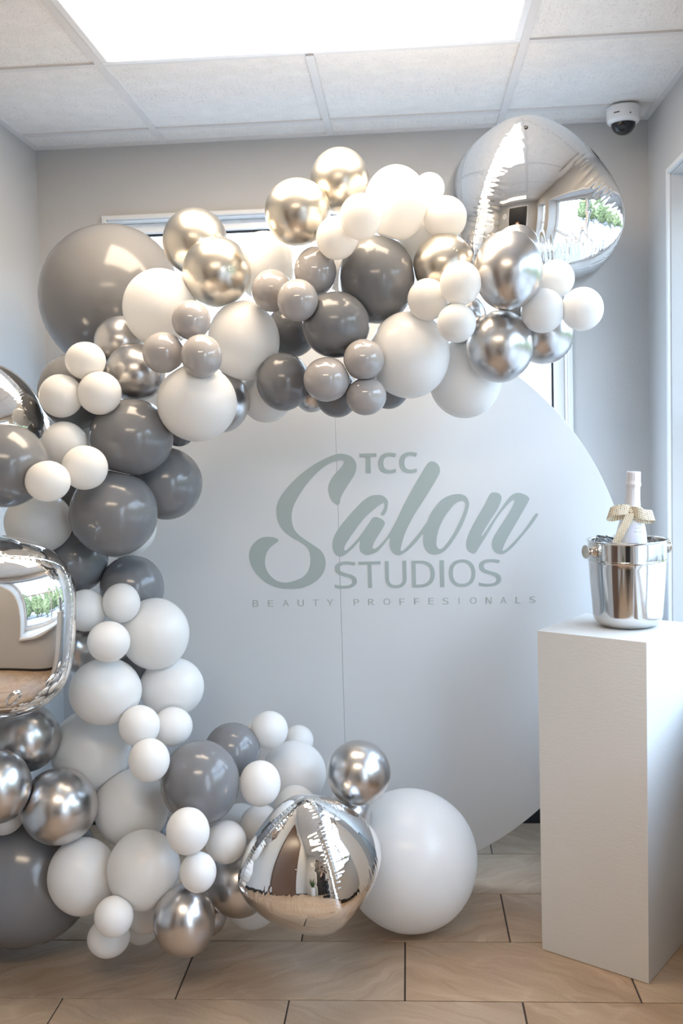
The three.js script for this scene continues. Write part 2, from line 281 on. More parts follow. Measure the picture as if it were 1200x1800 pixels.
// ------------------------------------------------------------------ round backdrop with lettering
const DISC = { x: -0.2274, y: 0.9284, z: 0.5046, r: 0.9284, turn: 0.0082 };
{
  const g = tag(group('round_backdrop', [DISC.x, DISC.y, DISC.z]), 'large round white backdrop board with a salon logo, standing behind the balloons', 'backdrop');
  g.rotation.y = DISC.turn;
  for (const s of [-1, 1]) {
    const sh = new THREE.Shape(); const a0 = s > 0 ? -Math.PI / 2 : Math.PI / 2;
    const dx = s * 0.0007; sh.absarc(0, 0, DISC.r - 0.0015, a0, a0 + Math.PI, false);
    const e = new THREE.ExtrudeGeometry(sh, { depth: 0.015, bevelEnabled: true, bevelSize: 0.0012, bevelThickness: 0.0012, bevelSegments: 2, curveSegments: 96 });
    e.translate(dx * 2.2, 0.0, -0.0162); obj('half_board', e, M.paint, g);
  }
  const font = { bold: await new FontLoader().loadAsync('fonts/droid/droid_sans_bold.typeface.json'), regular: await new FontLoader().loadAsync('fonts/droid/droid_sans_regular.typeface.json') };
  const script={S:[6,333,9,347,15,361,36,394,57,425,64,449,60,469,49,483,31,491,11,494,-3,492,-33,481,-73,461,-118,430,-160,391,-187,356,-198,329,-199,301,-194,276,-180,252,-157,231,-129,214,-110,200,-98,184,-94,161,-96,137,-104,115,-121,97,-146,86,-174,80,-198,83,-218,95,-234,114,-242,136,-242,157,-235,181,-223,197,-206,210,-196,218,-198,222,-209,228,-229,231,-250,229,-270,218,-287,198,-294,174,-291,146,-278,119,-258,96,-231,75,-199,63,-163,59,-126,61,-94,73,-69,90,-52,112,-45,136,-47,160,-58,181,-78,197,-105,216,-129,235,-144,255,-150,279,-150,303,-142,331,-124,363,-99,398,-66,433,-34,458,-5,470,15,473,24,470,22,460,10,445,-7,427,-21,408,-29,388,-28,368,-21,348,-11,336,-2,331],alo:[138,296,142,291,148,292,157,305,161,322,162,336,156,347,143,356,124,358,104,354,80,338,52,311,25,282,0,252,-14,228,-21,205,-20,184,-13,169,-3,162,11,163,28,173,49,191,68,210,66,193,69,177,77,169,89,164,106,167,123,174,143,194,164,218,164,194,170,175,180,165,193,161,207,166,231,184,255,208,272,228,272,200,278,180,290,166,308,161,328,165,349,180,373,211,397,251,414,291,421,318,419,335,410,347,397,353,382,354,362,351,335,338,312,314,294,287,284,264,279,258,265,239,245,215,221,189,204,175,199,176,202,193,211,223,226,256,247,293,278,339,306,382,326,415,331,428,329,443,321,455,307,461,297,459,289,451,273,426,245,380,217,331,193,284,175,251,161,228,140,203,120,186,111,184,109,188,113,202,127,225,145,253,150,265,147,274,136,282,122,287,112,285,98,266,81,243,60,216,39,195,22,181,17,182,19,194,33,217,57,250,85,284,116,311,137,326,148,331,150,326,147,312],oh:[405,330,395,331,378,324,358,303,337,273,322,240,315,209,315,189,322,179,330,179,346,194,370,228,391,268,405,301,409,321],n:[490,353,468,313,440,267,418,224,410,197,411,179,420,167,432,162,438,163,452,183,480,226,510,275,537,308,558,328,565,330,561,314,540,278,513,238,496,209,491,188,495,172,505,161,520,157,532,160,555,177,585,210,616,246,636,274,640,282,635,286,628,281,613,259,586,223,559,194,535,172,525,168,527,178,539,204,566,250,590,290,610,325,613,333,609,340,596,348,578,353,566,351,551,341,528,312,500,272,477,239,459,216,459,219,466,233,487,266,513,305,523,329,525,339,520,350,508,356,497,356]};
  const letters=[['T','bold',74,429,129,492],['C','bold',134,426,193,493],['C','bold',201,425,260,493],['S','regular',-18,56,55,145],['T','regular',61,57,133,143],['U','regular',147,54,216,143],['D','regular',233,55,307,142],['I','regular',323,54,337,142],['O','regular',352,54,437,143],['S','regular',447,53,519,142],['B','regular',-288,2,-269,24],['E','regular',-238,2,-220,23],['A','regular',-190,2,-169,23],['U','regular',-140,1,-120,23],['T','regular',-91,1,-72,22],['Y','regular',-45,1,-24,22],['P','regular',42,0,60,21],['R','regular',89,0,109,21],['O','regular',139,0,161,21],['F','regular',191,-1,207,20],['F','regular',238,-1,254,20],['E','regular',284,-1,301,20],['S','regular',330,-2,349,19],['I','regular',381,-2,384,19],['O','regular',418,-2,439,19],['N','regular',468,-3,487,19],['A','regular',515,-3,535,18],['L','regular',564,-3,579,18],['S','regular',608,-3,627,18]];
  const mm = (a) => { const o = []; for (let i = 0; i < a.length; i += 2) o.push(V3(a[i] / 1000, a[i + 1] / 1000, 0)); return o; };
  const smooth = (a) => new THREE.CatmullRomCurve3(mm(a), true, 'centripetal').getPoints(a.length * 2).map((p) => new THREE.Vector2(p.x, p.y));
  const thin = { depth: 0.0006, bevelEnabled: false };
  for (const k of ['S', 'alo', 'n']) {
    const sh = new THREE.Shape(smooth(script[k])); if (k === 'alo') sh.holes.push(new THREE.Path(smooth(script.oh)));
    const e = new THREE.ExtrudeGeometry(sh, thin); e.translate(0, 0, 0.0002); obj('script_letter', e, M.vinylLetter, g);
  }
  for (const [ch, f, x0, y0, x1, y1] of letters) {
    const t = ch === 'I' ? new THREE.BoxGeometry(0.1, 0.1, 0.0006).translate(0, 0, 0.0003) : new TextGeometry(ch, { font: font[f], size: 0.1, depth: 0.0006, curveSegments: 8, bevelEnabled: false }); t.computeBoundingBox(); const b = t.boundingBox;
    t.translate(-b.min.x, -b.min.y, 0); t.scale((x1 - x0) / 1000 / (b.max.x - b.min.x), (y1 - y0) / 1000 / (b.max.y - b.min.y), 1); t.translate(x0 / 1000, y0 / 1000, 0.0002);
    t.computeVertexNormals(); obj('letter', t, M.vinylLetter, g);
  }
}

// ------------------------------------------------------------------ balloons
const B = [], foils = [];
function balloon(kind, c, a, label) { B.push({ kind, c: V3(...c), a: V3(a[0], a[1], a[0]), label }); }
balloon('G', [-0.9241, 1.9371, 0.5508], [0.2259, 0.2296], "huge dark grey balloon against the wall at the arch's upper left bend");
balloon('P', [-0.5901, 2.0452, 0.8320], [0.0929, 0.0945], "champagne chrome balloon touching the window's upper edge, above another chrome balloon");
balloon('P', [-0.5107, 1.9392, 0.9414], [0.0941, 0.0957], "pale champagne chrome balloon with a nipple ring, over the white balloon at upper left");
balloon('W', [-0.6733, 1.8483, 0.9376], [0.1043, 0.1075], "large white balloon overlapping the huge dark grey balloon's right side");
balloon('g', [-0.5569, 1.7928, 1.0847], [0.0508, 0.0523], "small light grey balloon, topmost of the trio at the arch's left bend");
balloon('g', [-0.6321, 1.7100, 1.0960], [0.0553, 0.0538], "small light grey balloon, left one of the trio at the arch's left bend");
balloon('g', [-0.5209, 1.6933, 1.1460], [0.0527, 0.0556], "small light grey balloon, lower right of the trio at the arch's left bend");
balloon('W', [-0.4459, 1.7504, 0.9256], [0.0997, 0.1108], "large white balloon right of the light grey trio at the left bend");
balloon('C', [-0.8087, 1.7635, 0.8734], [0.0748, 0.0748], "pale silver chrome balloon half hidden below the huge dark grey balloon");
balloon('C', [-0.7459, 1.6704, 0.9604], [0.0821, 0.0805], "silver chrome balloon between the upper white trio and the light grey trio");
balloon('W', [-0.8394, 1.6959, 1.1032], [0.0525, 0.0495], "small white balloon, top of the uppermost trio on the left column");
balloon('W', [-0.9032, 1.6048, 1.1224], [0.0568, 0.0568], "small white balloon, lower left of the uppermost trio on the left column");
balloon('W', [-0.7992, 1.6088, 1.1230], [0.0566, 0.0566], "small white balloon, lower right of the uppermost trio on the left column");
balloon('G', [-0.9124, 1.6236, 0.9708], [0.1043, 0.1043], "dark grey balloon mostly hidden behind the uppermost small white trio");
balloon('G', [-1.0018, 1.4298, 1.2751], [0.1078, 0.1050], "large grey balloon cut by the frame's left edge, under the tilted foil");
balloon('W', [-0.8974, 1.4809, 1.1313], [0.0583, 0.0568], "small white balloon, top of the second trio down the left column");
balloon('W', [-0.8209, 1.4169, 1.2064], [0.0581, 0.0566], "small white balloon, right one of the second trio down the left column");
balloon('W', [-0.8741, 1.3891, 1.3282], [0.0540, 0.0499], "small white balloon, lower left of the second trio down the left column");
balloon('W', [-0.9147, 1.4909, 0.9056], [0.0438, 0.0438], "little white balloon peeking out right of the second trio's top balloon");
balloon('G', [-0.7418, 1.4910, 1.0447], [0.1123, 0.1046], "large grey balloon on the left column, just above the largest grey one there");
balloon('G', [-0.6894, 1.3579, 0.9004], [0.1039, 0.1039], "bluish grey balloon sticking out right from behind two large grey ones");
balloon('G', [-0.7944, 1.2885, 1.0635], [0.1184, 0.1169], "largest grey balloon on the left column, right of an egg-shaped white one");
balloon('W', [-1.0180, 1.2658, 1.0251], [0.0926, 0.0848], "egg-shaped white balloon between the large foil and the largest grey balloon");
balloon('G', [-0.9534, 1.1466, 0.9310], [0.0927, 0.0927], "grey balloon right of the large foil's puckered top, under the largest grey one");
balloon('G', [-0.7945, 1.0634, 0.9219], [0.0912, 0.0928], "bluish grey balloon directly behind the small white pair at mid height");
balloon('W', [-0.8437, 1.2275, 0.8285], [0.1006, 0.0889], "white balloon showing only a thin rim below the largest grey balloon");
balloon('W', [-0.8779, 1.0285, 1.0880], [0.0569, 0.0569], "small white balloon touching the right side of the large foil");
balloon('W', [-0.7802, 1.0459, 1.0818], [0.0507, 0.0538], "small white balloon in front of the bluish grey one at mid height");
balloon('W', [-0.7939, 0.9574, 1.1639], [0.0553, 0.0538], "small white balloon centred above two large white ones on the column");
balloon('W', [-0.7093, 0.9474, 1.0161], [0.0946, 0.0993], "large white balloon, upper right of the white bunch on the column");
balloon('W', [-0.8293, 0.8094, 1.1021], [0.0969, 0.0892], "large white balloon, lower left of the white bunch, wider than tall");
balloon('W', [-0.6783, 0.7856, 0.9745], [0.0899, 0.0835], "large white balloon, lower right of the white bunch against the panel");
balloon('W', [-0.7258, 0.7274, 1.1515], [0.0543, 0.0543], "small white balloon below the wider-than-tall white balloon, upper left of three");
balloon('W', [-0.6583, 0.7000, 1.0672], [0.0545, 0.0529], "small white balloon, right one of three, in front of a silver rim");
balloon('W', [-0.6890, 0.6523, 1.2051], [0.0533, 0.0563], "small white balloon, lowest of three, touching the blue-grey balloon's left side");
balloon('C', [-0.9375, 0.8955, 0.9522], [0.0698, 0.0698], "silver chrome balloon half hidden between the large foil and the white bunch");
balloon('C', [-1.0764, 0.6697, 1.0541], [0.0949, 0.0949], "dark silver chrome balloon directly beneath the large foil");
balloon('C', [-1.0923, 0.5878, 1.2127], [0.0852, 0.0957], "silver chrome balloon cut by the left edge, lower left of a chrome trio");
balloon('C', [-0.9614, 0.5033, 1.1337], [0.1015, 0.1015], "silver chrome balloon in full view, right one of the lower left chrome trio");
balloon('W', [-0.9263, 0.5994, 0.9554], [0.1144, 0.1160], "biggest white balloon right of the dark chrome one under the large foil");
balloon('W', [-0.8027, 0.4467, 1.0006], [0.1047, 0.1079], "large white balloon in shade above the two front white ones");
balloon('W', [-1.1369, 0.4629, 1.0891], [0.0566, 0.0550], "white balloon at the left edge peeking out below a chrome balloon");
balloon('G', [-1.1304, 0.2509, 0.9750], [0.2074, 0.2074], "huge dark slate balloon on the floor at the lower left");
balloon('W', [-0.9076, 0.3071, 1.1316], [0.0927, 0.1036], "white balloon in front of the huge slate one, left of a rounder white");
balloon('W', [-0.7300, 0.3357, 1.1563], [0.0975, 0.1051], "large round white balloon at the front of the garland's foot");
balloon('W', [-0.7874, 0.2543, 1.2526], [0.0501, 0.0516], "small white balloon hanging below two large ones at the garland's foot");
balloon('W', [-0.8365, 0.1454, 1.1529], [0.0569, 0.0508], "lowest small white balloon at the garland's foot, just over the tiles");
balloon('W', [-0.7589, 0.1714, 1.0702], [0.0538, 0.0538], "small white balloon tucked under the large round white one, left of chrome");
balloon('W', [-0.7901, 0.1039, 1.0021], [0.0536, 0.0536], "shaded white balloon behind the small ones at the garland's foot");
balloon('C', [-0.6125, 0.2239, 1.2122], [0.0806, 0.0940], "silver chrome balloon lowest at the garland's foot, with warm and blue highlights");
balloon('C', [-0.6080, 0.1276, 0.9879], [0.0617, 0.0617], "shaded silver balloon sliver right of the lowest chrome balloon");
balloon('G', [-0.5757, 0.5621, 1.1201], [0.1055, 0.1116], "large blue-grey balloon in front of the panel's lower left");
balloon('G', [-0.5151, 0.5992, 0.9657], [0.0790, 0.0774], "smaller blue-grey balloon behind the large one, beside a small white one");
balloon('W', [-0.4151, 0.6418, 0.9141], [0.0540, 0.0540], "small white balloon against the panel above the larger white one");
balloon('W', [-0.4637, 0.6082, 0.8520], [0.0402, 0.0402], "little white balloon hidden behind the smaller blue-grey one");
balloon('W', [-0.3596, 0.5382, 0.6860], [0.0478, 0.0478], "faint small white balloon on the panel left of the upper chrome one");
balloon('W', [-0.3629, 0.4731, 0.8008], [0.0973, 0.0973], "large white balloon just above the floor-level foil's peak");
balloon('W', [-0.4182, 0.5487, 1.0940], [0.0554, 0.0615], "small white balloon between the large blue-grey one and the foil's peak");
balloon('C', [-0.1564, 0.5445, 1.0012], [0.0885, 0.0885], "upper silver chrome balloon right of the foil, in full view");
balloon('C', [-0.1995, 0.3917, 0.9128], [0.0738, 0.0738], "lower silver chrome balloon half hidden by the floor-level foil");
balloon('W', [-0.3461, 0.4211, 0.9350], [0.0620, 0.0620], "white balloon showing only an arc behind the floor-level foil's peak");
balloon('W', [-0.4403, 0.3920, 0.9829], [0.0563, 0.0531], "small white balloon half hidden by the foil's upper left side");
balloon('W', [-0.5128, 0.3529, 0.8891], [0.0617, 0.0600], "shaded white balloon behind the small ones left of the floor-level foil");
balloon('W', [-0.5817, 0.4844, 1.2607], [0.0552, 0.0595], "small white balloon, topmost of the trio left of the floor-level foil");
balloon('W', [-0.5115, 0.3991, 1.1256], [0.0551, 0.0566], "small white balloon, right one of the trio left of the floor-level foil");
balloon('W', [-0.5582, 0.3795, 1.2671], [0.0465, 0.0508], "small white balloon, lowest of the trio, above a chrome balloon");
balloon('C', [-0.4976, 0.2409, 1.0333], [0.0906, 0.0906], "silver chrome balloon half hidden by the floor-level foil's left corner");
balloon('W', [-0.4827, 0.1373, 0.9171], [0.0830, 0.0796], "shaded white balloon below the chrome one beside the foil's left corner");
balloon('W', [-0.0220, 0.2110, 0.8094], [0.2006, 0.2074], "huge white balloon resting on the floor right of the foil");
balloon('P', [-0.1679, 2.1849, 0.8779], [0.0822, 0.0901], "topmost champagne chrome balloon of the arch");
balloon('P', [-0.2789, 2.0846, 0.9684], [0.0892, 0.0892], "champagne chrome balloon with a window reflection, left of the topmost one");
balloon('W', [-0.3923, 1.9698, 0.8219], [0.0864, 0.0995], "large white balloon in front of the window between two champagne ones");
balloon('W', [-0.1028, 2.0341, 1.1110], [0.0537, 0.0581], "small white balloon in front of the big white one at the arch's top");
balloon('W', [-0.1699, 1.9974, 1.0429], [0.0553, 0.0568], "small white balloon below the topmost champagne pair");
balloon('W', [-0.1662, 1.9560, 0.8109], [0.0684, 0.0684], "cream-lit white balloon hidden between a small white and a large grey one");
balloon('W', [-0.0129, 2.0992, 0.9579], [0.0858, 0.0996], "big white balloon at the top of the arch right of the champagne pair");
balloon('W', [0.0792, 2.1570, 0.8632], [0.0427, 0.0427], "small white balloon peeking out right of the arch's big top white balloon");
balloon('W', [0.1179, 2.0571, 0.9454], [0.0584, 0.0584], "medium white balloon next to the upper right foil's seam");
balloon('W', [0.0537, 2.0121, 0.8628], [0.0667, 0.0667], "white balloon hidden above the champagne one, under the big top white one");
balloon('C', [0.2739, 1.8933, 1.0477], [0.0888, 0.1036], "tall silver chrome balloon in front of the upper right foil");
balloon('C', [0.3113, 1.9618, 0.9172], [0.0666, 0.0744], "silver chrome balloon showing only its edge behind the tall chrome one");
balloon('P', [0.1117, 1.9283, 0.9563], [0.0830, 0.0845], "dim champagne chrome balloon with a nipple, between large grey and tall chrome");
balloon('G', [-0.0710, 1.9026, 0.9346], [0.1059, 0.1199], "large dark grey balloon at the middle of the arch");
balloon('g', [-0.2353, 1.9238, 0.9776], [0.0569, 0.0661], "light grey balloon, upper right of the trio at the arch's middle");
balloon('g', [-0.3531, 1.8751, 0.9892], [0.0554, 0.0569], "light grey balloon, left one of the trio at the arch's middle");
balloon('g', [-0.2749, 1.8341, 1.0807], [0.0534, 0.0549], "light grey balloon, lowest and brightest of the trio at the arch's middle");
balloon('G', [-0.1820, 1.7754, 1.0091], [0.0915, 0.0884], "glossy grey balloon below the large dark grey one");
balloon('G', [-0.3231, 1.7833, 0.8215], [0.0753, 0.0753], "very dark grey balloon in shadow below the light grey trio");
balloon('G', [-0.3346, 1.6318, 0.9568], [0.0736, 0.0799], "dark grey balloon hanging below the arch, right of a large white one");
balloon('g', [-0.2059, 1.6272, 1.0734], [0.0613, 0.0583], "light grey balloon, left one of the trio hanging under the arch");
balloon('g', [-0.1071, 1.6754, 1.0780], [0.0535, 0.0535], "light grey balloon, top of the trio hanging under the arch");
balloon('g', [-0.1047, 1.5816, 1.0551], [0.0541, 0.0511], "light grey balloon, lowest of the trio hanging under the arch");
balloon('G', [-0.1904, 1.5942, 0.9241], [0.0601, 0.0648], "grey balloon half hidden under the hanging light grey trio");
balloon('C', [-0.2683, 1.6045, 0.8532], [0.0503, 0.0568], "bluish silver balloon sliver behind the hanging light grey trio");
balloon('G', [-0.0493, 1.6109, 0.8379], [0.0601, 0.0601], "grey balloon half hidden under the arch's white balloon");
balloon('W', [0.0122, 1.6909, 0.9784], [0.1092, 0.1169], "large white balloon hanging under the arch's middle, right of light grey trio");
balloon('W', [0.1702, 1.6321, 0.8185], [0.1040, 0.1138], "large white balloon lowest under the arch's right end, behind chrome");
balloon('W', [0.0632, 1.8280, 1.0400], [0.0523, 0.0553], "small white balloon, left one of the trio at the arch's right");
balloon('W', [0.1464, 1.8573, 1.1075], [0.0523, 0.0566], "small white balloon, top of the trio at the arch's right");
balloon('W', [0.1338, 1.7563, 1.1160], [0.0494, 0.0494], "small white balloon, lowest of the trio at the arch's right");
balloon('C', [0.1617, 1.7934, 0.8851], [0.0680, 0.0696], "dark silver balloon mostly hidden behind the trio at the arch's right");
balloon('C', [0.2564, 1.7064, 0.9636], [0.0906, 0.0968], "silver chrome balloon lowest at the arch's right end, below the tall one");
balloon('C', [0.3859, 1.7424, 0.8757], [0.0822, 0.0822], "silver chrome balloon at the arch's right end, below two small white ones");
balloon('W', [0.3646, 1.7915, 1.0157], [0.0569, 0.0584], "small white balloon, left one of the trio at the arch's right tip");
balloon('W', [0.4681, 1.7920, 1.0152], [0.0553, 0.0568], "small white balloon sticking out farthest right on the arch");
balloon('W', [0.4115, 1.8846, 0.9367], [0.0508, 0.0508], "small white balloon just below the upper right foil, top of its trio");
balloon('G', [0.3187, 1.8010, 0.7967], [0.0488, 0.0488], "dark grey balloon in shadow between the right end's two chrome balloons");
balloon('W', [-0.5545, 1.5776, 1.0665], [0.1060, 0.1030], "large white balloon at the arch's inner left bend over the panel");
balloon('C', [-0.5179, 1.5866, 0.9003], [0.0772, 0.0884], "silver chrome balloon peeking out right of the inner bend's white balloon");
balloon('W', [-0.4036, 1.6008, 0.8118], [0.0760, 0.0777], "shaded white balloon on the panel under the arch's left part");
balloon('G', [-0.6483, 1.5105, 0.8861], [0.0487, 0.0487], "grey balloon peeking out under the inner bend's large white balloon");
balloon('G', [-0.8061, 0.8056, 0.8747], [0.0733, 0.0733], "dark grey balloon showing as dark gaps within the white bunch");
balloon('G', [-0.9894, 1.3332, 0.8472], [0.0600, 0.0600], "dark grey balloon glimpsed in the gap under the second small trio");
balloon('G', [-0.7694, 0.3236, 0.9036], [0.0668, 0.0668], "dark grey balloon glimpsed in the gap above the large front white one");
// foil balloons: the surface |x|^p + |y|^p + |z|^p = 1 (p < 2 an eight-sided gem, p > 2 a cube), gathered along its seams
function foilSpec(name, at, q, R, p, label, extra) { foils.push({ name, c: V3(...at), q: new THREE.Quaternion(...q), R, p, label, ...extra }); }
foilSpec('foil_balloon', [0.3906, 2.1363, 0.5695], [0.33798, -0.31222, -0.03229, 0.88727], 0.303, 1.5, 'large gem-shaped mirror foil balloon at the arch\'s upper right end, under the ceiling', { eyelet: [0.12, 1, 0.1] });
foilSpec('foil_balloon', [-1.1679, 1.5416, 0.9692], [0.14673, -0.16106, -0.08488, 0.97228], 0.179, 1.58, 'mirror foil balloon tilted at the left edge, beside the uppermost small white trio');
foilSpec('foil_balloon', [-1.0796, 1.0383, 1.3229], [-0.03275, 0.33925, -0.05229, 0.93867], 0.226, 3.0, 'large cube-shaped mirror foil balloon cut by the left edge at mid height', { valve: [0.161, -0.6, 0.785] });
foilSpec('foil_balloon', [-0.2806, 0.353, 1.1605], [0.11021, 0.23647, 0.02687, 0.96499], 0.201, 1.5, 'gem-shaped mirror foil balloon low in front, left of the huge white balloon');
const foilF = (f, v) => Math.pow(Math.abs(v.x / f.R) ** f.p + Math.abs(v.y / f.R) ** f.p + Math.abs(v.z / f.R) ** f.p, 1 / f.p);
function buildFoil(f, seed) {
  const g = tag(group('foil_balloon', f.c.toArray()), f.label, 'balloon', 'mirror silver foil balloons'); g.quaternion.copy(f.q);
  const octa = f.p < 2, seams = new Map();
  const creases = (key) => { if (!seams.has(key)) { const r = rng([...key].reduce((s, ch) => s * 31 + ch.charCodeAt(0), seed)), L = []; const n = octa ? 26 : 24; for (let i = 0; i < n; i++) L.push({ t: (i + 0.2 + 0.6 * r()) / n, w: 0.005 + 0.006 * r(), l: [0.05 + 0.16 * r() * r(), 0.05 + 0.16 * r() * r()], d: 0.35 + 0.65 * r(), k: (r() - 0.5) * 0.5 }); seams.set(key, L); } return seams.get(key); };
  // gather: how far a point at distance e from a seam, at t along it, is pulled in (share of R)
  const gather = (key, e, t, side) => { let s = 0.005 * Math.exp(-((e / 0.010) ** 2)); for (const c of creases(key)) { const l = c.l[side]; if (e > l) continue; const x = (t - c.t - c.k * e * (side ? 1 : -1) * 0.5) / (c.w * (1 + 1.2 * e / l)); if (Math.abs(x) > 3) continue; s += 0.0042 * c.d * Math.exp(-x * x) * (1 - e / l) ** 0.8; } return s; };
  const v = new THREE.Vector3();
  function radial(pull) { const k = f.R / foilF(f, v) * 1; v.multiplyScalar(k / f.R * f.R); v.multiplyScalar(1 - pull); }
  function sheet(points, idx) { const geo = new THREE.BufferGeometry(); geo.setAttribute('position', new THREE.BufferAttribute(new Float32Array(points), 3)); geo.setIndex(idx); geo.computeVertexNormals(); obj('panel', geo, mirror, g); }
  const ax = ['x', 'y', 'z'];
  if (octa) {
    const N = 200;
    for (let o = 0; o < 8; o++) {
      const s = [o & 1 ? -1 : 1, o & 2 ? -1 : 1, o & 4 ? -1 : 1], pts = [], idx = [], at = (i, j) => i * (N + 1) - (i * (i - 1)) / 2 + j;
      for (let i = 0; i <= N; i++) for (let j = 0; j <= N - i; j++) {
        const b = [i / N, j / N, (N - i - j) / N]; v.set(...[0, 1, 2].map((k) => s[k] * Math.pow(b[k], 0.75) + 0));
        let pull = 0;
        for (let k = 0; k < 3; k++) { const m = (k + 1) % 3, n = (k + 2) % 3, lo = Math.min(m, n), hi = Math.max(m, n), den = b[m] + b[n]; if (den < 1e-6) continue; const key = ax[lo] + (s[lo] + 1) + ax[hi] + (s[hi] + 1); const t = b[lo] / den; pull += gather(key, b[k], t, s[k] > 0 ? 1 : 0) * Math.min(1, 6 * t, 6 * (1 - t)); }
        v.multiplyScalar(f.R / foilF(f, v) / f.R); v.multiplyScalar(f.R > 0 ? 1 : 1);
        const kk = 1 / foilF(f, v); v.multiplyScalar(kk * (1 - pull)); pts.push(v.x, v.y, v.z);
      }
      for (let i = 0; i < N; i++) for (let j = 0; j < N - i; j++) { const a = at(i, j), b2 = at(i + 1, j), c = at(i, j + 1), flip = s[0] * s[1] * s[2] > 0; idx.push(...(flip ? [a, b2, c] : [a, c, b2])); if (j < N - i - 1) { const d = at(i + 1, j + 1); idx.push(...(flip ? [b2, d, c] : [b2, c, d])); } }
      sheet(pts, idx);
    }
  } else {
    const N = 200;
    for (let o = 0; o < 6; o++) {
      const k = o >> 1, s = o & 1 ? -1 : 1, m = (k + 1) % 3, n = (k + 2) % 3, pts = [], idx = [];
      for (let i = 0; i <= N; i++) for (let j = 0; j <= N; j++) {
        const uu = Math.sin((i / N * 2 - 1) * Math.PI / 2 * 0.86) / Math.sin(Math.PI / 2 * 0.86), vv = Math.sin((j / N * 2 - 1) * Math.PI / 2 * 0.86) / Math.sin(Math.PI / 2 * 0.86), d = [0, 0, 0]; d[k] = s; d[m] = uu; d[n] = vv; v.set(...d);
        let pull = 0;
        for (const [q, val, other] of [[m, uu, vv], [n, vv, uu]]) { const sg = val < 0 ? -1 : 1, lo = Math.min(k, q), hi = Math.max(k, q), sv = { [k]: s, [q]: sg }, key = ax[lo] + (sv[lo] + 1) + ax[hi] + (sv[hi] + 1); pull += gather(key, (1 - Math.abs(val)) * 0.8, (other + 1) / 2, k === lo ? 1 : 0); }
        v.multiplyScalar((1 / foilF(f, v)) * (1 - pull)); pts.push(v.x, v.y, v.z);
      }
      for (let i = 0; i < N; i++) for (let j = 0; j < N; j++) { const a = i * (N + 1) + j, b = a + N + 1; idx.push(...(s > 0 ? [a, b, a + 1, b, b + 1, a + 1] : [a, a + 1, b, b, a + 1, b + 1])); }
      sheet(pts, idx);
    }
  }
  if (f.valve) {                                            // the flat filler valve: an oval blister on the film
    const d = V3(...f.valve).normalize(), w = new THREE.SphereGeometry(1, 24, 16); w.scale(0.016, 0.024, 0.007); w.rotateZ(-0.35);
    v.copy(d); v.multiplyScalar(1 / foilF(f, v)); const m = obj('valve', w, mirror, g); m.position.copy(v);
    m.quaternion.setFromUnitVectors(V3(0, 0, 1), d);
  }
  if (f.eyelet) { const d = V3(...f.eyelet).normalize(), t = new THREE.TorusGeometry(0.0045, 0.0022, 8, 16); v.copy(d).multiplyScalar(1 / foilF(f, d)); const m = obj('eyelet', t, M.black, g); m.position.copy(v); m.quaternion.setFromUnitVectors(V3(0, 0, 1), d); }
}
foils.forEach((f, i) => buildFoil(f, 900 + i * 57));

// latex balloons: each is pressed flat where it touches its neighbours, the board, the floor and the foil
const KIND = { W: ['white_balloon', 'white', 'white latex balloons of the garland'], G: ['dark_grey_balloon', 'dark_grey', 'dark grey latex balloons of the garland'], g: ['light_grey_balloon', 'light_grey', 'small light grey balloons of the garland'], C: ['silver_balloon', 'silver', 'silver chrome balloons of the garland'], P: ['champagne_balloon', 'champagne', 'champagne chrome balloons of the arch'] };
const reach = (b, n) => 1 / Math.sqrt((n.x / b.a.x) ** 2 + (n.y / b.a.y) ** 2 + (n.z / b.a.z) ** 2);
const view = V3(0, 1.475, 3.6894), discN = V3(Math.sin(DISC.turn), 0, Math.cos(DISC.turn));
B.forEach((b, i) => {
  b.planes = [];
  B.forEach((o, j) => {
    if (i === j) return; const n = o.c.clone().sub(b.c), d = n.length(); n.divideScalar(d);
    const ri = reach(b, n), rj = reach(o, n); if (d > (ri + rj) * 1.12) return;
    b.planes.push([n, (d + ri - rj) / 2 - 0.0002, d < ri + rj]);
  });
  b.planes.push([V3(0, -1, 0), b.c.y - 0.0004], [V3(0, 0, -1), b.c.z - 0.012], [V3(-1, 0, 0), b.c.x - XL - 0.002]);
  const rel = b.c.clone().sub(V3(DISC.x, DISC.y, DISC.z)), h = rel.dot(discN), rho = Math.hypot(rel.x, rel.y);
  if (rho < DISC.r + 0.05 && h > 0) b.planes.push([discN.clone().negate(), h - 0.002]);
});
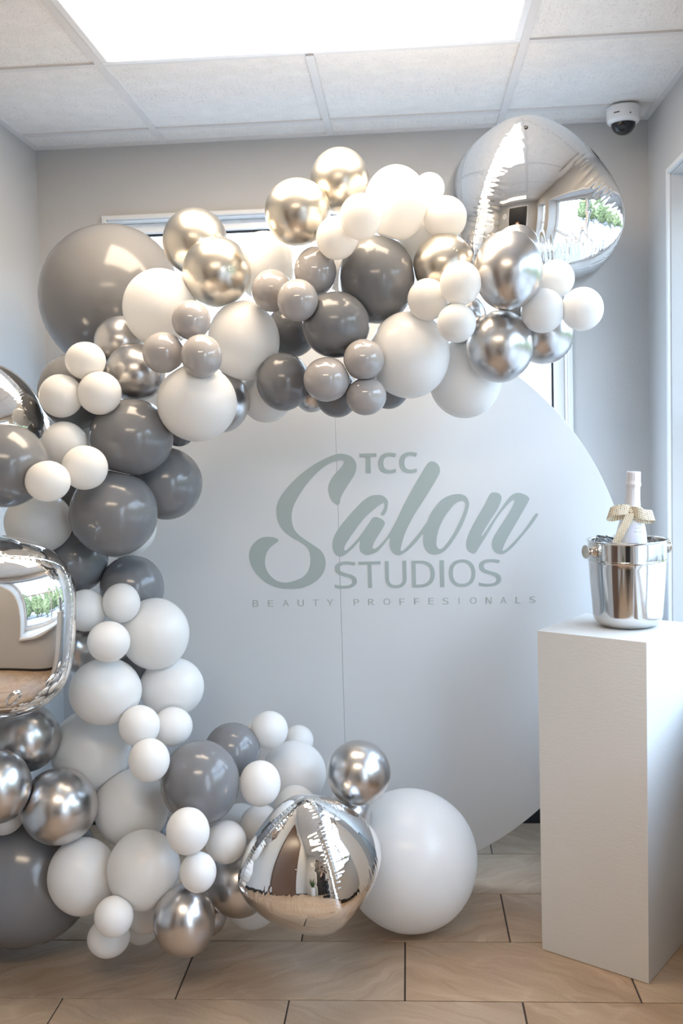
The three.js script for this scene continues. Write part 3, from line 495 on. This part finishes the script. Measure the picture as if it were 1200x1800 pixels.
{
  const nd = createNoise3D(rng(17)), p = new THREE.Vector3(), q = new THREE.Vector3();
  B.forEach((b, i) => {
    const [name, mat, grp] = KIND[b.kind], r = rng(300 + i), away = b.c.clone().sub(view).normalize();
    // the neck points away from the viewer into whatever free room there is
    let best = null;
    for (let k = 0; k < 90; k++) { const d = V3(r() * 2 - 1, r() * 2 - 1, r() * 2 - 1).normalize(); if (d.dot(away) < 0.78) continue; const m = b.planes.reduce((s, [n, h]) => Math.min(s, h - reach(b, d) * 1.02 * d.dot(n) - 0.02 * Math.max(0, d.dot(n))), 9) + 0.01 * d.dot(away); if (!best || m > best.m) best = { m, d }; }
    const neck = best.d, big = b.a.x > 0.15, geo = new THREE.SphereGeometry(1, big ? 88 : 60, big ? 64 : 44);
    geo.rotateX(-Math.PI / 2); geo.applyQuaternion(new THREE.Quaternion().setFromUnitVectors(V3(0, 0, -1), neck));
    const pos = geo.attributes.position;
    for (let k = 0; k < pos.count; k++) {
      p.fromBufferAttribute(pos, k); const ang = Math.acos(Math.min(1, Math.max(-1, p.dot(neck)))), f = 1 + 0.07 * Math.exp(-((ang / 0.42) ** 2)) + 0.006 * nd(p.x * 1.1 + i, p.y * 1.1, p.z * 1.1);
      p.set(p.x * b.a.x, p.y * b.a.y, p.z * b.a.z).multiplyScalar(f);
      for (let it = 0; it < 2; it++) for (const [n, h] of b.planes) { const e = p.dot(n) - h; if (e > -0.002) p.addScaledVector(n, -(e > 0.002 ? e : (e + 0.002) ** 2 / 0.008)); }
      for (const fo of foils) { q.copy(p).add(b.c).sub(fo.c); if (q.lengthSq() > (fo.R * 1.3) ** 2) continue; q.applyQuaternion(fo.qi ??= fo.q.clone().invert()); const F = foilF(fo, q); if (F < 1.004) { q.multiplyScalar(1.004 / F).applyQuaternion(fo.q).add(fo.c).sub(b.c); p.copy(q); } }
      pos.setXYZ(k, p.x, p.y, p.z);
    }
    geo.computeVertexNormals(); fixSeam(geo);
    const m = tag(obj(name, geo, latex[mat]), b.label, 'balloon', grp); m.position.copy(b.c);
    if (best.m > 0.004) {                                    // tied neck with a rolled lip
      const L = reach(b, neck) * 1.07, kg = new THREE.LatheGeometry([[0.0095, -0.006], [0.006, 0.001], [0.0042, 0.006], [0.0055, 0.009], [0.0042, 0.0115], [0.0062, 0.015], [0.0078, 0.0172], [0.0066, 0.0184], [0, 0.0184]].map(([x, y]) => new THREE.Vector2(x, y)), 14);
      const kn = obj('knot', kg, latex[mat], m); kn.position.copy(neck).multiplyScalar(L - 0.001); kn.quaternion.setFromUnitVectors(V3(0, 1, 0), neck);
    }
    if (/nipple/.test(b.label)) { const d = away.clone().negate(); d.x += 0.42; d.y += /ring/.test(b.label) ? 0.08 : 0.55; d.normalize(); const t = obj('nipple', new THREE.TorusGeometry(0.0046, 0.0007, 8, 24), latex[mat], m); t.position.copy(d).multiplyScalar(reach(b, d) * 1.0); t.quaternion.setFromUnitVectors(V3(0, 0, 1), d); }
  });
  function fixSeam(geo) { const N = geo.attributes.normal, P = geo.attributes.position, map = new Map(), a = new THREE.Vector3(); for (let k = 0; k < P.count; k++) { const key = [P.getX(k), P.getY(k), P.getZ(k)].map((x) => Math.round(x * 2e5)).join(); (map.get(key) ?? map.set(key, []).get(key)).push(k); } for (const L of map.values()) if (L.length > 1) { a.set(0, 0, 0); for (const k of L) a.add(new THREE.Vector3().fromBufferAttribute(N, k)); a.normalize(); for (const k of L) N.setXYZ(k, a.x, a.y, a.z); } }
}

// ------------------------------------------------------------------ pedestal, bucket, bottle, ice
{
  const W = 0.312, H = 0.922, g = tag(group('pedestal', [0.566, 0, 0.893]), 'tall square white display pedestal under the ice bucket', 'pedestal');
  g.rotation.y = Math.atan2(-(1.106 - 0.929), 0.601 - 0.344);
  const n = torusNoise(71), bump = texture(512, 512, (u, v) => grey(0.5 + 0.3 * n(u, v, 130, 130) + 0.2 * n(u, v, 30, 90))); bump.repeat.set(1.8, 1.8);
  const pm = new THREE.MeshStandardMaterial({ color: lin(0.67, 0.66, 0.635), roughness: 0.52, bumpMap: bump, bumpScale: 0.0004 });
  obj('pedestal_body', rbox(-W / 2, W / 2, 0.001, H, -W / 2, W / 2, 0.0014), pm, g);
}
const BK = V3(0.609, 0.9222, 0.878);
{
  const g = tag(group('ice_bucket', BK.toArray()), 'polished steel ice bucket with two knob handles on the white pedestal', 'ice bucket');
  const lathe = (pts, seg = 96) => new THREE.LatheGeometry(pts.map(([r, y]) => new THREE.Vector2(r, y)), seg);
  const steel = new THREE.MeshStandardMaterial({ color: lin(0.68, 0.665, 0.65), metalness: 1, roughness: 0.11 });
  const prof = [[0, 0.001], [0.05, 0.001], [0.062, 0.0018]];
  for (let k = 1; k <= 10; k++) { const a = (k / 10) * Math.PI / 2; prof.push([0.062 + 0.034 * Math.sin(a), 0.036 - 0.0342 * Math.cos(a)]); }
  prof.push([0.0985, 0.07], [0.1025, 0.12], [0.1055, 0.17], [0.1062, 0.183], [0.1074, 0.1846], [0.1082, 0.1875], [0.1076, 0.1905], [0.1066, 0.192], [0.1070, 0.21], [0.1076, 0.236], [0.1082, 0.2395], [0.1112, 0.2420], [0.1122, 0.2436], [0.1112, 0.2449], [0.1078, 0.2445], [0.1058, 0.241], [0.1048, 0.22], [0.102, 0.15], [0.096, 0.06], [0.085, 0.02], [0.06, 0.008], [0, 0.007]);
  obj('bucket_body', lathe(prof), steel, g);
  const knobM = new THREE.MeshStandardMaterial({ color: lin(0.62, 0.55, 0.47), metalness: 1, roughness: 0.08 });
  for (const s of [1, -1]) {
    const k = lathe([[0, 0], [0.0175, 0.0], [0.0178, 0.002], [0.015, 0.005], [0.0098, 0.0095], [0.0086, 0.013], [0.0095, 0.0165], [0.014, 0.0215], [0.0182, 0.0255], [0.0192, 0.0275], [0.0186, 0.0285], [0.015, 0.0275], [0, 0.0268]], 40);
    k.rotateZ(Math.PI / 2); k.translate(-0.1062, 0.2165, 0); k.rotateY(s > 0 ? 0.38 : 0.38 + Math.PI);
    obj('knob_handle', k, knobM, g);
  }
}
{
  // bottle stands in the bucket, leaning a little
  const g = tag(group('wine_bottle', [BK.x + 0.002, BK.y + 0.03, BK.z - 0.006]), 'white sparkling wine bottle with a bow, standing in the ice bucket', 'bottle');
  g.rotation.set(-0.02, 0, -0.052); const L = (pts, seg = 64) => new THREE.LatheGeometry(pts.map(([r, y]) => new THREE.Vector2(r, y)), seg);
  const white = new THREE.MeshPhysicalMaterial({ color: lin(0.80, 0.785, 0.77), roughness: 0.28, clearcoat: 0.4, clearcoatRoughness: 0.2 });
  obj('bottle_body', L([[0, 0.006], [0.02, 0.002], [0.036, 0.0], [0.043, 0.006], [0.0445, 0.02], [0.0448, 0.18], [0.044, 0.205], [0.0415, 0.228], [0.037, 0.25], [0.031, 0.27], [0.0255, 0.29], [0.0215, 0.308], [0.0195, 0.322], [0.0188, 0.33], [0, 0.33]]), white, g);
  const crink = createNoise3D(rng(23)), foilG = L([[0.0222, 0.308], [0.0206, 0.322], [0.0197, 0.335], [0.0192, 0.352], [0.0189, 0.360], [0.0208, 0.3635], [0.0213, 0.3675], [0.0207, 0.372], [0.0196, 0.375], [0.0197, 0.38], [0.0194, 0.398], [0.0190, 0.4015], [0.0172, 0.4035], [0, 0.404]], 72);
  { const p = foilG.attributes.position; for (let i = 0; i < p.count; i++) { const x = p.getX(i), y = p.getY(i), z = p.getZ(i), k = 1 + 0.022 * crink(x * 160, y * 140, z * 160); p.setXYZ(i, x * k, y, z * k); } foilG.computeVertexNormals(); }
  obj('foil_capsule', foilG, new THREE.MeshStandardMaterial({ color: lin(0.74, 0.70, 0.70), roughness: 0.34, metalness: 0.25 }), g);
  // paper labels: curved sheets with a soft printed drawing and illegible small lines
  const c = document.createElement('canvas'); c.width = 512; c.height = 640; const x = c.getContext('2d'); x.fillStyle = '#dcd8e2'; x.fillRect(0, 0, 512, 640);
  const rr = rng(19); x.strokeStyle = 'rgba(120,104,118,0.8)'; x.lineWidth = 5; for (let k = 0; k < 9; k++) { x.beginPath(); x.moveTo(150 + k * 24, 60); x.lineTo(150 + k * 24 + 8 + rr() * 10, 60 + (rr() - 0.5) * 8); x.stroke(); } for (let k = 0; k < 9; k++) { if (k === 4) continue; x.beginPath(); x.moveTo(140 + k * 26, 98); x.lineTo(140 + k * 26 + 12 + rr() * 8, 98 + (rr() - 0.5) * 10); x.lineTo(140 + k * 26 + 4, 106); x.stroke(); }
  x.strokeStyle = 'rgba(150,120,120,0.55)'; x.lineWidth = 4; for (let k = 0; k < 14; k++) { x.beginPath(); let px = 120 + rr() * 300, py = 300 + rr() * 250; x.moveTo(px, py); for (let q = 0; q < 4; q++) { const qx = px + (rr() - 0.4) * 120, qy = py + (rr() - 0.5) * 70; x.quadraticCurveTo(px + 30, py - 30, qx, qy); px = qx; py = qy; } x.stroke(); }
  x.fillStyle = 'rgba(70,40,44,0.9)'; for (const [a, b] of [[250, 560], [285, 548], [262, 590]]) { x.beginPath(); x.ellipse(a, b, 12, 17, 0.3, 0, 7); x.fill(); }
  const lt = new THREE.CanvasTexture(c); lt.colorSpace = THREE.SRGBColorSpace; lt.magFilter = THREE.LinearFilter;
  const prof = (y) => { const P = [[0.18, 0.0448], [0.205, 0.044], [0.228, 0.0415], [0.25, 0.037], [0.27, 0.031], [0.29, 0.0255]]; if (y <= 0.18) return 0.0448; for (let i = 0; i + 1 < P.length; i++) if (y <= P[i + 1][0]) return P[i][1] + (P[i + 1][1] - P[i][1]) * (y - P[i][0]) / (P[i + 1][0] - P[i][0]); return 0.0255; };
  function sheet(y0, y1, half, round, mat, name, turn) {      // half-angle shrinks near the top: an arched label
    const g2 = new THREE.PlaneGeometry(1, 1, 24, 30), p = g2.attributes.position;
    for (let i = 0; i < p.count; i++) { const u = p.getX(i), v = p.getY(i) + 0.5, y = y0 + (y1 - y0) * v, top = (y1 - y) / (half * 0.042), w = round && top < 1 ? Math.sqrt(Math.max(0, 1 - (1 - top) ** 2)) : 1, a = u * 2 * half * w + turn, rad = prof(y) + 0.0005; p.setXYZ(i, Math.sin(a) * rad, y, Math.cos(a) * rad); }
    g2.computeVertexNormals(); obj(name, g2, mat, g);
  }
  sheet(0.10, 0.262, 0.62, true, new THREE.MeshStandardMaterial({ map: lt, roughness: 0.6, side: THREE.DoubleSide }), 'label', 0.22);
  // polka-dotted ribbon tied round the shoulder
  const d = document.createElement('canvas'); d.width = 256; d.height = 256; const y = d.getContext('2d'); y.fillStyle = '#e9dcc4'; y.fillRect(0, 0, 256, 256); for (let i = 0; i < 6; i++) for (let j = 0; j < 6; j++) { y.fillStyle = rr() > 0.25 ? '#8f6d40' : '#b08f5f'; y.beginPath(); y.arc((i + 0.5 + (j % 2) * 0.5) * 42.67 % 256, (j + 0.5) * 42.67, 12 + rr() * 4, 0, 7); y.fill(); }
  const dt = new THREE.CanvasTexture(d); dt.colorSpace = THREE.SRGBColorSpace; dt.wrapS = dt.wrapT = THREE.RepeatWrapping; dt.magFilter = THREE.LinearFilter;
  const rm = new THREE.MeshStandardMaterial({ map: dt, roughness: 0.5, side: THREE.DoubleSide });
  function ribbon(name, path, wid) {                         // path: [x, y, z, width direction x, y, z]
    const cv = new THREE.CatmullRomCurve3(path.map((q) => V3(q[0], q[1], q[2]))), wv = new THREE.CatmullRomCurve3(path.map((q) => V3(q[3], q[4], q[5]))), N = 40, pts = [], uv = [], idx = [], len = cv.getLength();
    for (let i = 0; i <= N; i++) { const P = cv.getPoint(i / N), Wd = wv.getPoint(i / N).normalize(), T = cv.getTangent(i / N), Nn = T.clone().cross(Wd).normalize(); for (const [a, b] of [[-1, 1], [1, 1], [1, -1], [-1, -1], [-1, 1]]) { const q = P.clone().addScaledVector(Wd, a * wid / 2).addScaledVector(Nn, b * 0.0004); pts.push(q.x, q.y, q.z); uv.push((a + 1) / 2 * wid / 0.03, (i / N) * len / 0.03); } }
    for (let i = 0; i < N; i++) for (let k = 0; k < 4; k++) { const a = i * 5 + k, b = a + 5; idx.push(a, b, a + 1, b, b + 1, a + 1); }
    const ge = new THREE.BufferGeometry(); ge.setAttribute('position', new THREE.BufferAttribute(new Float32Array(pts), 3)); ge.setAttribute('uv', new THREE.BufferAttribute(new Float32Array(uv), 2)); ge.setIndex(idx); const n2 = ge.toNonIndexed(); n2.computeVertexNormals(); return obj(name, n2, rm, g);
  }
  const ring = []; for (let k = 0; k <= 16; k++) { const a = (k / 16) * Math.PI * 2 - 0.5, rad = 0.0268; ring.push([Math.sin(a) * rad, 0.296 + 0.004 * Math.cos(a), Math.cos(a) * rad, 0, 1, 0]); }
  ribbon('ribbon_band', ring, 0.012);
  const kx = -0.013, ky = 0.293, kz = 0.034;
  ribbon('bow_loop', [[kx, ky, kz, 0, 1, 0.3], [kx - 0.014, ky + 0.005, kz + 0.015, 0.1, 1, 0.15], [kx - 0.036, ky + 0.004, kz + 0.018, 0.1, 1, 0], [kx - 0.056, ky - 0.003, kz + 0.01, 0.15, 1, 0], [kx - 0.060, ky - 0.012, kz - 0.001, 0.3, 1, 0], [kx - 0.046, ky - 0.016, kz - 0.008, 0.2, 1, 0], [kx - 0.02, ky - 0.008, kz + 0.001, 0, 1, 0], [kx, ky - 0.002, kz + 0.003, 0, 1, 0.2]], 0.029);
  ribbon('bow_loop', [[kx, ky, kz, 0, 1, 0.3], [kx + 0.016, ky - 0.002, kz + 0.018, 0, 1, 0.15], [kx + 0.040, ky - 0.008, kz + 0.016, -0.15, 1, 0], [kx + 0.064, ky - 0.010, kz + 0.001, -0.35, 1, 0], [kx + 0.058, ky - 0.018, kz - 0.010, -0.3, 1, 0], [kx + 0.028, ky - 0.016, kz + 0.004, 0, 1, 0], [kx, ky - 0.003, kz + 0.003, 0, 1, 0.2]], 0.030);
  ribbon('ribbon_tail', [[kx, ky, kz + 0.005, 1, 0.3, 0], [kx - 0.012, ky - 0.028, kz + 0.018, 1, 0.28, 0.15], [kx - 0.030, ky - 0.062, kz + 0.026, 1, 0.3, 0.2], [kx - 0.046, ky - 0.105, kz + 0.022, 1, 0.3, 0.15], [kx - 0.052, ky - 0.14, kz + 0.010, 1, 0.2, 0]], 0.028);
  const kg = new THREE.SphereGeometry(0.008, 16, 12); kg.scale(0.9, 1.2, 0.8); kg.translate(kx, ky, kz + 0.003); obj('bow_knot', kg, rm, g);
}
{
  const iceM = new THREE.MeshPhysicalMaterial({ color: lin(0.96, 0.98, 1.0), transmission: 1, thickness: 0.03, roughness: 0.08, ior: 1.31 }), r = rng(29), n3 = createNoise3D(rng(37));
  const base = new RoundedBoxGeometry(0.034, 0.03, 0.034, 4, 0.008), p = base.attributes.position;
  for (let i = 0; i < p.count; i++) { const k = 1 + 0.08 * n3(p.getX(i) * 60, p.getY(i) * 60, p.getZ(i) * 60); p.setXYZ(i, p.getX(i) * k, p.getY(i) * k, p.getZ(i) * k); } base.computeVertexNormals();
  const spots = [[-0.074, 0.224, 0.012], [-0.066, 0.232, -0.04], [-0.04, 0.226, -0.072], [0.0, 0.222, -0.082], [0.046, 0.205, -0.066], [0.076, 0.2, -0.02], [0.074, 0.2, 0.03], [-0.058, 0.21, 0.055]];
  const where = ['at the bucket\'s left rim', 'highest of the ice, left of the bottle', 'behind the bow\'s left loop', 'straight behind the bottle', 'behind the bottle on the right', 'at the bucket\'s right rim', 'front right inside the bucket', 'front left inside the bucket, under the ribbon tail'];
  spots.forEach(([x, y, z], i) => { const m = tag(obj('ice_cube', base, iceM), `clear ice cube ${where[i]}`, 'ice cube', 'ice cubes in the steel bucket'); m.position.set(BK.x + x, BK.y + y, BK.z + z); m.rotation.set(r() * 1.2, r() * 3, r() * 1.2); });
}

// ------------------------------------------------------------------ dome camera under the ceiling
{
  const g = tag(group('security_camera', [0.765, HC - 0.0015, 0.15]), 'small white dome security camera under the ceiling in the right corner', 'camera');
  const L = (pts, seg = 48) => new THREE.LatheGeometry(pts.map(([r, y]) => new THREE.Vector2(r, y)), seg);
  obj('housing', L([[0, 0], [0.056, 0], [0.0575, -0.004], [0.0575, -0.010], [0.0555, -0.012], [0.0562, -0.014], [0.0562, -0.040], [0.054, -0.048], [0.049, -0.053], [0.0425, -0.0555], [0.040, -0.053], [0, -0.05]]), M.vinyl, g);
  const dome = new THREE.SphereGeometry(0.0405, 40, 24, 0, Math.PI * 2, Math.PI / 2, Math.PI / 2); dome.scale(1, 0.92, 1); dome.translate(0, -0.0545, 0);
  obj('dome', dome, new THREE.MeshPhysicalMaterial({ color: lin(0.012, 0.014, 0.018), roughness: 0.08 }), g);
  const ringG = new THREE.TorusGeometry(0.012, 0.0035, 12, 28), lens = obj('lens_ring', ringG, M.black, g); const dir = V3(-0.25, -0.55, 0.8).normalize(); lens.position.set(0, -0.0545, 0).addScaledVector(dir, 0.038); lens.quaternion.setFromUnitVectors(V3(0, 0, 1), dir);
  const mk = obj('brand_mark', new RoundedBoxGeometry(0.02, 0.0035, 0.001, 1, 0.0004), M.black, g); mk.position.set(-0.0318, -0.028, 0.0464); mk.rotation.y = -0.6;
  const sc = new THREE.CylinderGeometry(0.0026, 0.0026, 0.0012, 14); sc.rotateX(Math.PI / 2); const s2 = obj('screw', sc, M.black, g); s2.position.set(0.012, -0.034, 0.0553); s2.rotation.y = 0.2;
}

// ------------------------------------------------------------------ the photographer, behind the camera: mirrored in the foil, the chrome and the bucket
{
  const PX = -0.02, Z = 4.06;
  // bones: [x0,y0,z0,r0, x1,y1,z1,r1]; both: mirrored to the other side
  const both = (L) => L.flatMap((b) => [b, [-b[0], b[1], b[2], b[3], -b[4], b[5], b[6], b[7]]]);
  const torso = [[0, 0.93, Z, 0.125, 0, 1.08, Z, 0.115], [0, 1.08, Z, 0.115, 0, 1.25, Z, 0.128], ...both([[0.07, 0.93, Z, 0.1, 0.06, 1.1, Z, 0.088], [0.06, 1.1, Z, 0.088, 0.095, 1.28, Z, 0.09], [0.03, 1.33, Z, 0.07, 0.165, 1.325, Z, 0.062]])];
  const upperArm = both([[0.17, 1.32, Z, 0.054, 0.235, 1.115, Z - 0.13, 0.041]]), foreArm = both([[0.235, 1.115, Z - 0.13, 0.04, 0.1, 1.395, Z - 0.225, 0.026]]);
  const legs = both([[0.09, 0.9, Z, 0.095, 0.1, 0.49, Z - 0.015, 0.06], [0.1, 0.49, Z - 0.015, 0.06, 0.105, 0.1, Z + 0.02, 0.042]]), feet = both([[0.105, 0.05, Z + 0.03, 0.042, 0.115, 0.034, Z - 0.12, 0.032]]);
  const head = [[0, 1.34, Z, 0.055, 0, 1.45, Z - 0.02, 0.05], [0, 1.565, Z - 0.045, 0.084, 0, 1.53, Z - 0.03, 0.085], [0, 1.5, Z - 0.07, 0.06, 0, 1.455, Z - 0.085, 0.034], [0, 1.535, Z - 0.125, 0.012, 0, 1.505, Z - 0.138, 0.015], ...both([[0.083, 1.535, Z - 0.03, 0.014, 0.086, 1.5, Z - 0.04, 0.01]])];
  const hand = [[0.1, 1.395, Z - 0.225, 0.025, 0.086, 1.43, Z - 0.262, 0.022], [0.088, 1.43, Z - 0.262, 0.018, 0.083, 1.475, Z - 0.288, 0.012], [0.09, 1.43, Z - 0.262, 0.018, 0.084, 1.445, Z - 0.29, 0.013]];
  for (let k = 0; k < 4; k++) { const y = 1.437 + k * 0.0185, l = [0.85, 1, 0.96, 0.8][k]; hand.push([0.085, y, Z - 0.287, 0.0092, 0.083, y + 0.002, Z - 0.325, 0.0086], [0.083, y + 0.002, Z - 0.325, 0.0086, 0.083 - 0.024 * l, y + 0.001, Z - 0.344, 0.0078], [0.083 - 0.024 * l, y + 0.001, Z - 0.344, 0.0078, 0.083 - 0.038 * l, y, Z - 0.338, 0.007]); }
  hand.push([0.09, 1.42, Z - 0.245, 0.013, 0.064, 1.445, Z - 0.238, 0.0105], [0.064, 1.445, Z - 0.238, 0.0105, 0.046, 1.462, Z - 0.246, 0.0085]);
  function skin(bones, k, lo, size, n, grow = 0) {
    const mc = new MarchingCubes(n, new THREE.MeshStandardMaterial(), false, false, 260000); mc.isolation = 0; mc.reset();
    const h = n / 2, B2 = bones.map(([ax, ay, az, ar, bx, by, bz, br]) => { const dx = bx - ax, dy = by - ay, dz = bz - az; return [ax, ay, az, ar + grow, dx, dy, dz, br - ar, 1 / (dx * dx + dy * dy + dz * dz)]; });
    for (let c = 0; c < n; c++) for (let b = 0; b < n; b++) for (let a = 0; a < n; a++) {
      const x = lo[0] + size * ((a - h) / h + 1) / 2, y = lo[1] + size * ((b - h) / h + 1) / 2, z = lo[2] + size * ((c - h) / h + 1) / 2; let d = 9;
      for (const q of B2) { const px = x - q[0], py = y - q[1], pz = z - q[2], t = Math.min(1, Math.max(0, (px * q[4] + py * q[5] + pz * q[6]) * q[8])), e = Math.hypot(px - q[4] * t, py - q[5] * t, pz - q[6] * t) - q[3] - q[7] * t; if (e > d + k) continue; const m = Math.max(k - Math.abs(d - e), 0) / k; d = Math.min(d, e) - m * m * k * 0.25; }
      mc.field[c * n * n + b * n + a] = -d;
    }
    mc.update();
    const N = mc.count, P = new Float32Array(N * 3), Q = new Float32Array(N * 3);
    for (let i = 0; i < N; i++) for (let j = 0; j < 3; j++) { P[3 * i + j] = lo[j] + size * (mc.positionArray[3 * i + j] + 1) / 2 - [0, 0, Z][j]; Q[3 * i + j] = mc.normalArray[3 * i + j]; }
    const g = new THREE.BufferGeometry(); g.setAttribute('position', new THREE.BufferAttribute(P, 3)); g.setAttribute('normal', new THREE.BufferAttribute(Q, 3)); return g;
  }
  const flip = (L) => L.map((b) => [-b[0], b[1], b[2], b[3], -b[4], b[5], b[6], b[7]]);
  const body = mergeGeometries([skin([...torso, ...upperArm, ...foreArm, ...legs, ...feet], 0.05, [-0.9, -0.02, Z - 0.9], 1.8, 120), skin(head, 0.03, [-0.16, 1.3, Z - 0.24], 0.36, 84), skin(hand, 0.008, [0.0, 1.36, Z - 0.39], 0.2, 66), skin(flip(hand), 0.008, [-0.2, 1.36, Z - 0.39], 0.2, 66)]);
  const black = new THREE.MeshStandardMaterial({ color: lin(0.012, 0.012, 0.013), roughness: 0.85 });
  const g = tag(obj('person', body, new THREE.MeshStandardMaterial({ color: lin(0.62, 0.40, 0.31), roughness: 0.5 })), 'person in black clothes raising a camera with both hands, seen mirrored', 'person');
  g.position.set(PX, 0, Z);
  obj('black_top', skin([...torso, ...both([[0.17, 1.32, Z, 0.054, 0.21, 1.19, Z - 0.08, 0.048]])], 0.05, [-0.4, 0.72, Z - 0.4], 0.8, 90, 0.012), black, g);
  obj('trousers', skin([...legs, [0, 0.94, Z, 0.12, 0, 0.95, Z, 0.12]], 0.05, [-0.56, 0.0, Z - 0.56], 1.12, 100, 0.012), black, g);
  obj('shoes', skin(feet, 0.02, [-0.24, -0.03, Z - 0.28], 0.48, 70, 0.005), M.black, g);
  obj('hair', skin([[0, 1.6, Z - 0.015, 0.085, 0, 1.55, Z + 0.005, 0.09], [0, 1.56, Z + 0.03, 0.08, 0, 1.42, Z + 0.05, 0.05], ...both([[0.05, 1.59, Z - 0.03, 0.055, 0.06, 1.5, Z + 0.01, 0.045]])], 0.04, [-0.2, 1.3, Z - 0.2], 0.42, 70), new THREE.MeshStandardMaterial({ color: lin(0.09, 0.05, 0.03), roughness: 0.6 }), g);
  for (const sx of [-1, 1]) { const e = obj('eye', new THREE.SphereGeometry(0.012, 16, 12), M.trim, g); e.position.set(sx * 0.032, 1.545, -0.112); const ir = obj('iris', new THREE.SphereGeometry(0.006, 12, 8), M.black, e); ir.position.z = -0.0075; }
  obj('mouth', new THREE.TorusGeometry(0.018, 0.0035, 8, 16, Math.PI).rotateX(Math.PI).translate(0, 1.482, -0.117), new THREE.MeshStandardMaterial({ color: lin(0.4, 0.16, 0.14), roughness: 0.5 }), g);
  const cam = tag(group('photo_camera', [PX, 1.475, Z]), 'black camera held up by the person in black, seen mirrored', 'camera');
  obj('camera_body', [rbox(-0.056, 0.056, -0.045, 0.035, -0.328, -0.26, 0.008), rbox(-0.028, 0.028, 0.034, 0.058, -0.325, -0.268, 0.006)], M.black, cam);
  const lens = new THREE.LatheGeometry([[0, 0.03], [0.024, 0.03], [0.027, 0.036], [0.034, 0.036], [0.035, 0.03], [0.035, 0.0], [0, 0]].map(([r, y]) => new THREE.Vector2(r, y)), 40); lens.rotateX(-Math.PI / 2); lens.translate(0, -0.005, -0.33);
  obj('lens', lens, M.black, cam);
}

scene.traverse((o) => { if (o.isMesh) { o.castShadow = true; o.receiveShadow = true; } });
renderer.render(scene, camera);
